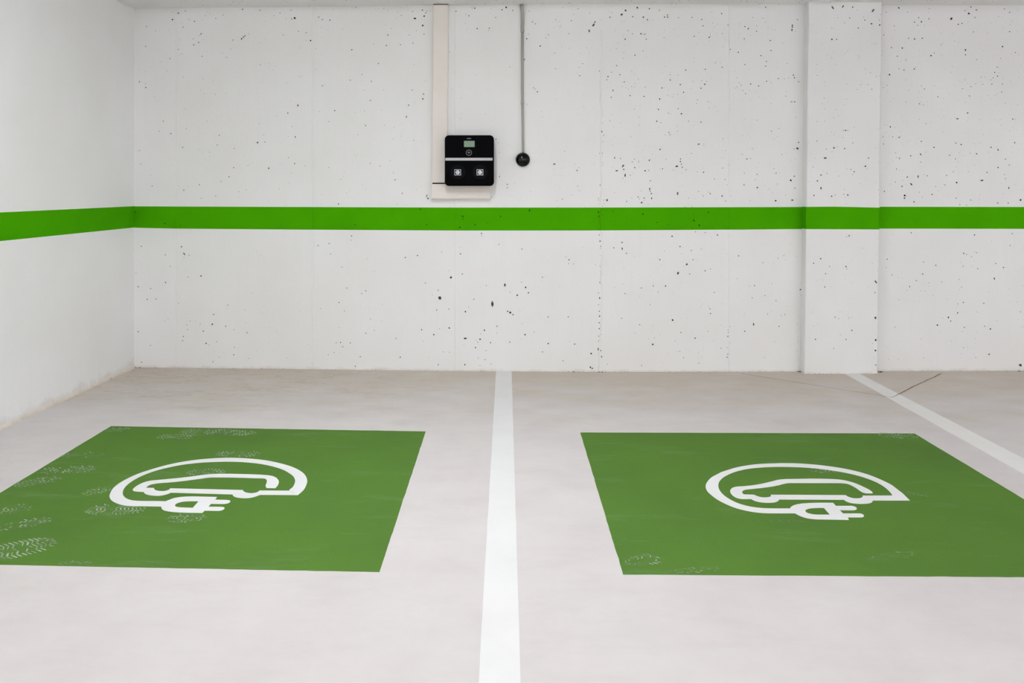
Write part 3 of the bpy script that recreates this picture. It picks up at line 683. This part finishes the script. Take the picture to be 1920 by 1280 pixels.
def smooth_loop(pts, corner=48.0, sub=4):
    """rounds an outline through its points, keeping the sharp corners"""
    n = len(pts); P = [Vector(p) for p in pts]
    def turn(i):
        a = P[i] - P[i - 1]; b = P[(i + 1) % n] - P[i]
        if a.length < 1e-6 or b.length < 1e-6: return 0
        return abs(math.degrees(a.angle(b)))
    sharp = [turn(i) > corner for i in range(n)]
    out = []
    for i in range(n):
        p1, p2 = P[i], P[(i + 1) % n]
        p0 = P[i - 1] if not sharp[i] else p1 - (p2 - p1)
        p3 = P[(i + 2) % n] if not sharp[(i + 1) % n] else p2 + (p2 - p1)
        d = (p2 - p1).length
        if d > 0.09:                          # long straight runs stay straight
            out.append(tuple(p1)); continue
        # chord limited tangents
        t1 = (p2 - p0) * 0.5; t2 = (p3 - p1) * 0.5
        if t1.length > d: t1 *= d / t1.length
        if t2.length > d: t2 *= d / t2.length
        for k in range(sub):
            t = k / sub
            h00 = 2 * t ** 3 - 3 * t ** 2 + 1; h10 = t ** 3 - 2 * t ** 2 + t; h01 = -2 * t ** 3 + 3 * t ** 2; h11 = t ** 3 - t ** 2
            q = p1 * h00 + t1 * h10 + p2 * h01 + t2 * h11
            out.append((q.x, q.y))
    return out

def charging_bay(corners, symbol, label, prints, sd):
    cx = sum(c[0] for c in corners) / 4; cy = sum(c[1] for c in corners) / 4
    root = empty('charging_bay_marking', (cx, cy, 0.0))
    tag(root, label, 'floor marking', 'green electric charging squares')
    slab(rect_marking(corners, 0.0006, sd), 0.0, 0.0015, M['pad'], 'green_square', root)
    S = [[(int(t.split(',')[0]) / 1000, int(t.split(',')[1]) / 1000) for t in seg.split()] for seg in symbol.split('|')]
    ring, plug, inner, car, hole = S
    ring_part = slab(smooth_loop(ring + [plug[0], plug[-1]] + inner), 0.0015, 0.0024, M['symbol'], 'symbol_ring', root)
    ring_part['label'] = 'white painted ring of cable around the car outline'
    a = slab(smooth_loop([inner[-1]] + car + [ring[0]]), 0.0015, 0.0024, M['symbol'], 'symbol_car', root)
    a['label'] = 'white painted car outline'
    b = slab(smooth_loop(plug), 0.0015, 0.0024, M['symbol'], 'symbol_plug', root, holes=[smooth_loop(hole)])
    b['label'] = 'white painted power plug'
    # dusty shoe prints
    r = random.Random(sd * 7)
    for (x, y, ang, ln, wd, keep) in prints:
        v, f = [], []
        ca, sa = math.cos(ang), math.sin(ang)
        def put(u, w): return (x + u * ca - w * sa, y + u * sa + w * ca, 0.00175)
        rows = max(6, int(ln / 0.016))
        for i in range(rows):
            u = -ln / 2 + ln * (i + 0.5) / rows
            t = u / (ln / 2)
            half = wd / 2 * math.sqrt(max(0.0, 1 - t ** 4)) * (0.82 if -0.45 < t < 0.0 else 1.0)
            if -0.30 < t < -0.12 and ln > 0.2: continue
            cells = 5
            for c in range(cells):
                if r.random() > keep: continue
                w0 = -half + 2 * half * c / cells + 0.002; w1 = -half + 2 * half * (c + 1) / cells - 0.002
                if w1 <= w0: continue
                sl = 0.010 * (1 if c % 2 else -1); th = 0.0052 * r.uniform(0.6, 1.4)
                bq = len(v)
                v += [put(u - sl / 2, w0), put(u - sl / 2 + th, w0), put(u + sl / 2 + th, w1), put(u + sl / 2, w1)]
                f.append((bq, bq + 1, bq + 2, bq + 3))
        e_ = [put(ln * 0.52 * math.cos(t_ * math.pi / 12), wd * 0.50 * math.sin(t_ * math.pi / 12)) for t_ in range(24)]
        obj('dust_smear', [(p_[0], p_[1], 0.00165) for p_ in e_], [tuple(range(24))], M['smear'], root)
        if f:
            q = obj('shoe_print', v, f, M['dust'], root); q['kind'] = 'stuff'
    return root

PR_LEFT = [(-1.737, -1.82, 0.1, 0.20, 0.11, 0.75), (-1.60, -1.715, 0.0, 0.30, 0.11, 0.8), (-1.47, -1.735, -0.1, 0.28, 0.11, 0.8),
           (-1.314, -2.122, 0.0, 0.22, 0.10, 0.7), (-1.377, -2.411, 0.05, 0.18, 0.10, 0.7), (-1.585, -2.905, 0.1, 0.24, 0.14, 0.85), (-1.26, -3.0, 0.0, 0.16, 0.10, 0.5),
           (-2.09, -2.57, 0.6, 0.20, 0.11, 0.75), (-2.04, -2.40, 0.2, 0.26, 0.12, 0.7), (-2.07, -2.16, 0.2, 0.22, 0.10, 0.4), (-2.10, -1.70, 0.2, 0.12, 0.10, 0.5),
           (-1.80, -3.35, 0.7, 0.34, 0.17, 0.9), (-1.74, -2.66, 0.9, 0.20, 0.10, 0.55), (-2.02, -2.92, 0.3, 0.16, 0.12, 0.6), (-1.89, -3.08, 0.5, 0.22, 0.10, 0.5), (-1.50, -3.44, 0.0, 0.12, 0.05, 0.4)]
PR_RIGHT = [(2.10, -1.70, -0.2, 0.20, 0.12, 0.6), (1.52, -2.30, 0.1, 0.18, 0.10, 0.55), (0.50, -3.36, 0.4, 0.14, 0.10, 0.5), (0.66, -3.44, 0.2, 0.20, 0.05, 0.5), (1.78, -2.63, -0.3, 0.10, 0.05, 0.5), (1.10, -2.965, 0.0, 0.22, 0.03, 0.4), (1.40, -3.30, 0.3, 0.20, 0.06, 0.2)]
charging_bay([(-2.172, -3.450), (-0.4175, -3.481), (-0.4185, -1.683), (-2.172, -1.621)], SYMBOL_LEFT,
             'green painted floor square with white charging symbol, beside the left wall', PR_LEFT, 3)
charging_bay([(0.4175, -3.479), (2.2135, -3.458), (2.2130, -1.653), (0.4180, -1.681)], SYMBOL_RIGHT,
             'green painted floor square with white charging symbol, between the two white lines', PR_RIGHT, 8)

# ------------------------------------------------------------------ cable trunking
yb = wy(-0.3)
tr = empty('cable_trunking', (-0.46, yb, 1.24))
tag(tr, 'cream plastic cable trunking coming down the wall behind the black charger', 'trunking')
TD = 0.045
def trunk_piece(x0, x1, z0, z1, skew, vertical):
    yw_ = min(wy(x0), wy(x1)) + 0.002
    bm = box_bm(x0, x1, wy((x0 + x1) / 2) - TD + 0.004, yw_ + 0.006, z0, z1, 0.0015, 1)
    if vertical:
        for q in bm.verts: q.co.x += skew * (q.co.z - z0)
    bm_obj('trunking_body', bm, M['cream'], tr)
    e = 0.006
    bm = box_bm(x0 + e if vertical else x0 + 0.001, x1 - e if vertical else x1 - 0.001, wy((x0 + x1) / 2) - TD, wy((x0 + x1) / 2) - TD + 0.006, z0 + (0.001 if vertical else e), z1 - (0.001 if vertical else e), 0.001, 1)
    if vertical:
        for q in bm.verts: q.co.x += skew * (q.co.z - z0)
    bm_obj('trunking_lid', bm, M['cream'], tr)
trunk_piece(-0.5191, -0.4076, 1.3590, 2.6375, 0.0089, True)
trunk_piece(-0.5191, -0.0975, 1.242, 1.3505, 0.0, False)
bm_obj('gap_shade', box_bm(-0.513, -0.412, yb - TD + 0.012, yb + 0.008, 1.3495, 1.3600), M['gap'], tr)  # dark block painting the shade in the slot between the trunking runs
bm_obj('joint_shade', box_bm(-0.506, -0.398, yb - TD + 0.006, yb, 2.6375, SOFFIT + 0.0005), M['gap'], tr)  # thin dark strip painting the shade where the trunking meets the soffit

# ------------------------------------------------------------------ charging station
ch = empty('charging_station', (-0.243, yb, 1.3354))
tag(ch, 'black square wall charger with two sockets and a white light bar', 'charger')
CX, CZ, CW, CH = -0.2432, 1.5147, 0.3474, 0.3585
YF = -0.1850
bm_obj('mounting_box', box_bm(-0.395, -0.105, YF + 0.06, wy(-0.25) + 0.004, 1.36, 1.66, 0.004, 1), M['black'], ch)
house = bm_obj('housing', prism_xz(rounded_rect(CX, CZ, CW, CH, 0.029, 8), YF + 0.074, YF, 0.005, 3), M['black'], ch)
bm_obj('faceplate', prism_xz(rounded_rect(CX, CZ, CW - 0.016, CH - 0.016, 0.023, 8), YF + 0.004, YF - 0.0022, 0.0012, 2), M['black'], ch)
Y0 = YF - 0.0022
# maker's mark: five tiny letters that cannot be read in the photograph
lg = empty('maker_mark', (CX - 0.003, Y0, 1.6700)); lg.parent = ch; lg.matrix_parent_inverse = Matrix.Translation(-ch.location)
bm = bmesh.new()
for k, hgt in enumerate((0.0058, 0.0058, 0.0078, 0.0070, 0.0058)):
    c = -0.2459 - 0.0128 + 0.0064 * k
    t = prism_xz(rounded_rect(c, 1.6670 + hgt / 2, 0.0046, hgt, 0.0016, 3), Y0 + 0.0005, Y0 - 0.0006)
    me_t = bpy.data.meshes.new('t'); t.to_mesh(me_t); t.free(); bm.from_mesh(me_t); bpy.data.meshes.remove(me_t)
bpy.data.objects.remove(lg)
bm_obj('maker_mark', bm, M['print_grey'], ch)
disp = bm_obj('display', prism_xz(rounded_rect(-0.2430, 1.6322, 0.0755, 0.0435, 0.002, 3), Y0 + 0.0005, Y0 - 0.0010), M['lcd'], ch)
ri = bm_obj('card_reader_mark', band_xz(circle(-0.2457, 1.5705, 0.0205, 40), circle(-0.2457, 1.5705, 0.0178, 40), Y0 + 0.0005, Y0 - 0.0008), M['print_grey'], ch)
for q, r_ in enumerate((0.0145, 0.0098, 0.0052)):
    bm_obj('signal_arc', arc_band(-0.2457, 1.5630, r_ - 0.0026, r_, 42, 138, Y0 + 0.0005, Y0 - 0.0008), M['print_grey'], ri)
bm_obj('light_bar', prism_xz(rounded_rect(-0.2460, 1.5243, 0.3345, 0.0192, 0.002, 3), Y0 + 0.001, Y0 - 0.0014, 0.0006, 1), M['bar'], ch)
for sx in (-0.3245, -0.1676):
    sz = 1.4315
    cz = sz + 0.002
    cap = bm_obj('socket_cover', prism_xz(circle(sx, cz, 0.0505, 48), Y0 + 0.001, Y0 - 0.010, 0.003, 3), M['black_cap'], ch)
    bm_obj('cover_ring', band_xz(circle(sx, cz, 0.0570, 48), circle(sx, cz, 0.0508, 48), Y0 + 0.0005, Y0 - 0.0040), M['black'], cap)
    yl = Y0 - 0.010
    sq = [(sx + a * 0.0228, sz + b_ * 0.0206) for a, b_ in ((1, 1), (-1, 1), (-1, -1), (1, -1))]
    si = [(sx + a * 0.0196, sz + b_ * 0.0174) for a, b_ in ((1, 1), (-1, 1), (-1, -1), (1, -1))]
    bm_obj('label_frame', band_xz(sq, si, yl + 0.0005, yl - 0.0008), M['print_white'], cap)
    bm_obj('label_hexagon', prism_xz(circle(sx, sz - 0.0004, 0.0160, 6), yl + 0.0005, yl - 0.0009), M['print_white'], cap)
    bm_obj('label_letter', arc_band(sx, sz - 0.0004, 0.0052, 0.0080, 50, 310, yl - 0.0004, yl - 0.0013), M['print_grey'], cap)

# ------------------------------------------------------------------ conduit and the black dome it feeds
yc = wy(0.135)
cd = empty('conduit_pipe', (0.139, yc, 1.57))
tag(cd, 'thin grey conduit pipe dropping from the ceiling beam to the black dome', 'conduit')
rp = 0.0098
bm_obj('pipe', tube_bm([(0.1395, yc - rp - 0.004, 1.560), (0.1385, yc - rp - 0.004, 1.65), (0.1345, yc - rp - 0.004, 1.93), (0.1338, yc - rp - 0.004, 2.20), (0.1337, yc - rp - 0.004, 2.46)], [0.0082, 0.0086, 0.0092, rp, rp]), M['conduit'], cd, smooth=True)
bm_obj('flexible_sleeve', tube_bm([(0.1337, yc - 0.016, 2.475), (0.1352, yc - 0.016, 2.52), (0.1350, yc - 0.016, 2.57), (0.1310, yc - 0.016, 2.61), (0.1268, yc - 0.018, 2.641)], [0.0122, 0.0128, 0.0126, 0.0120, 0.0118]), M['conduit'], cd, smooth=True)
bm_obj('coupling', tube_bm([(0.1337, yc - 0.0145, 2.440), (0.1337, yc - 0.0145, 2.444), (0.1337, yc - 0.0145, 2.480), (0.1337, yc - 0.0145, 2.484)], [0.0110, 0.0128, 0.0128, 0.0110]), M['conduit'], cd)
bm_obj('pipe_clip', box_bm(0.1345 - 0.0125, 0.1345 + 0.0125, yc - 0.027, yc + 0.001, 1.926, 1.944, 0.003, 2), M['conduit'], cd)

dm = empty('dome_fixture', (0.1372, yc, 1.4730))
tag(dm, 'round glossy black dome fixed to the wall below the conduit', 'wall fixture')
R = 0.0512
cx_, cz_ = 0.1372, 1.5246
bm = bmesh.new()
rings = []
yb_ = yc + 0.001
prof = [(R * 0.97, yb_), (R, yb_ - 0.004), (R, yb_ - 0.016)]
for k in range(1, 14):
    a = math.pi / 2 * k / 14
    prof.append((R * math.cos(a), yb_ - 0.016 - 0.034 * math.sin(a)))
nseg = 48
for (rr, y) in prof:
    rings.append([bm.verts.new((cx_ + rr * math.cos(2 * math.pi * k / nseg), y, cz_ + rr * math.sin(2 * math.pi * k / nseg))) for k in range(nseg)])
tip = bm.verts.new((cx_, yb_ - 0.050, cz_))
split = 2
for A, B in zip(rings[split:], rings[split + 1:]):
    for k in range(nseg): bm.faces.new((A[k], A[(k + 1) % nseg], B[(k + 1) % nseg], B[k]))
for k in range(nseg): bm.faces.new((rings[-1][k], rings[-1][(k + 1) % nseg], tip))
base_pts = [[tuple(v_.co) for v_ in L] for L in rings[:split + 1]]
for L in rings[:split]:
    for v_ in L: bm.verts.remove(v_)
bm_obj('dome', bm, M['gloss'], dm, smooth=True)
v, f = [], []
for L in base_pts: v += L
for i in range(split):
    for k in range(nseg): f.append((i * nseg + k, i * nseg + (k + 1) % nseg, (i + 1) * nseg + (k + 1) % nseg, (i + 1) * nseg + k))
obj('base_ring', v, f, M['black_cap'], dm, smooth=True)

# ------------------------------------------------------------------ crumbs of mortar and dirt at the foot of the walls
r = random.Random(21)
v, f = [], []
def crumb(x, y, s):
    b = len(v)
    pts = [(1, 0, 0.1), (0.3, 0.8, 0), (-0.9, 0.3, 0.1), (-0.5, -0.8, 0), (0.5, -0.7, 0.15), (0, 0, 0.8)]
    for p_ in pts: v.append((x + p_[0] * s * r.uniform(0.7, 1.2), y + p_[1] * s * 0.6 * r.uniform(0.7, 1.2), max(0.0, p_[2]) * s * r.uniform(0.6, 1.2)))
    for i in range(5): f.append((b + i, b + (i + 1) % 5, b + 5))
for k in range(150):
    x = r.uniform(-2.70, 3.7)
    if 2.13 < x < 2.68:
        y = pil_y(x) - abs(r.gauss(0, 0.004)); 
        if 2.40 < x < 2.55: continue
    else: y = wy(x) - abs(r.gauss(0, 0.004))
    if abs(x) < 0.075: continue
    crumb(x, y, r.uniform(0.0015, 0.005))
for (x, y, n_, sp) in ((-2.705, 0.005, 9, 0.012), (2.130, -0.008, 14, 0.014), (2.695, 0.000, 14, 0.016), (0.69, -0.060, 8, 0.02), (3.70, 0.05, 10, 0.04), (0.50, -0.06, 6, 0.03)):
    for k in range(n_): crumb(x + r.gauss(0, sp), y - abs(r.gauss(0, 0.006)), r.uniform(0.003, 0.009))
cr = obj('dirt_crumbs', v, f, M['crumb'], floor)
tag(cr, 'dark crumbs of mortar and dirt along the foot of the back wall', kind='stuff')

# small pale pebble by the left wall
rp_ = random.Random(4)
bm = bmesh.new(); bmesh.ops.create_icosphere(bm, subdivisions=2, radius=0.009)
for q in bm.verts:
    q.co *= rp_.uniform(0.85, 1.12); q.co.z *= 0.75
    q.co += Vector((lx(-0.40) + 0.022, -0.40, 0.0075))
peb = bm_obj('pebble', bm, M['mortar'], smooth=True)
tag(peb, 'small pale pebble lying on the floor at the foot of the left wall', 'pebble')

# ------------------------------------------------------------------ strip luminaires on the ceiling (above and behind the picture)
for i, (x, y, rot, power) in enumerate(LAMPS):
    L = 1.5
    lamp = empty('strip_light', (x, y, CEIL))
    lamp.rotation_euler = (0, 0, rot)
    m = bpy.data.materials.new('lit_diffuser'); m.use_nodes = True
    nt = m.node_tree; nt.nodes.remove(nt.nodes['Principled BSDF'])
    em = nt.nodes.new('ShaderNodeEmission'); em.inputs['Color'].default_value = LAMP_COLOR; em.inputs['Strength'].default_value = power
    nt.links.new(em.outputs[0], nt.nodes['Material Output'].inputs['Surface'])
    def part(name, bm, mat):
        o_ = bm_obj(name, bm, mat); o_.parent = lamp; return o_
    part('lamp_housing', box_bm(-0.07, 0.07, -L / 2, L / 2, -0.092, 0.0, 0.004, 1), M['lamp_body'])
    part('diffuser', box_bm(-0.055, 0.055, -L / 2 + 0.02, L / 2 - 0.02, -0.100, -0.092, 0.002, 1), m)
    part('end_cap', box_bm(-0.06, 0.06, -L / 2, -L / 2 + 0.02, -0.103, -0.055, 0.003, 1), M['lamp_body'])
    part('end_cap', box_bm(-0.06, 0.06, L / 2 - 0.02, L / 2, -0.103, -0.055, 0.003, 1), M['lamp_body'])
    where = ['above the bays near the charger', 'above the right hand bays', 'above the middle of the aisle', 'above the right hand part of the aisle',
             'far behind, nearest the left wall', 'far behind, second from the left wall', 'far behind, third from the left wall', 'far behind, fourth from the left wall'][i]
    tag(lamp, 'white strip light on the ceiling ' + where, 'lamp', 'ceiling strip lights')
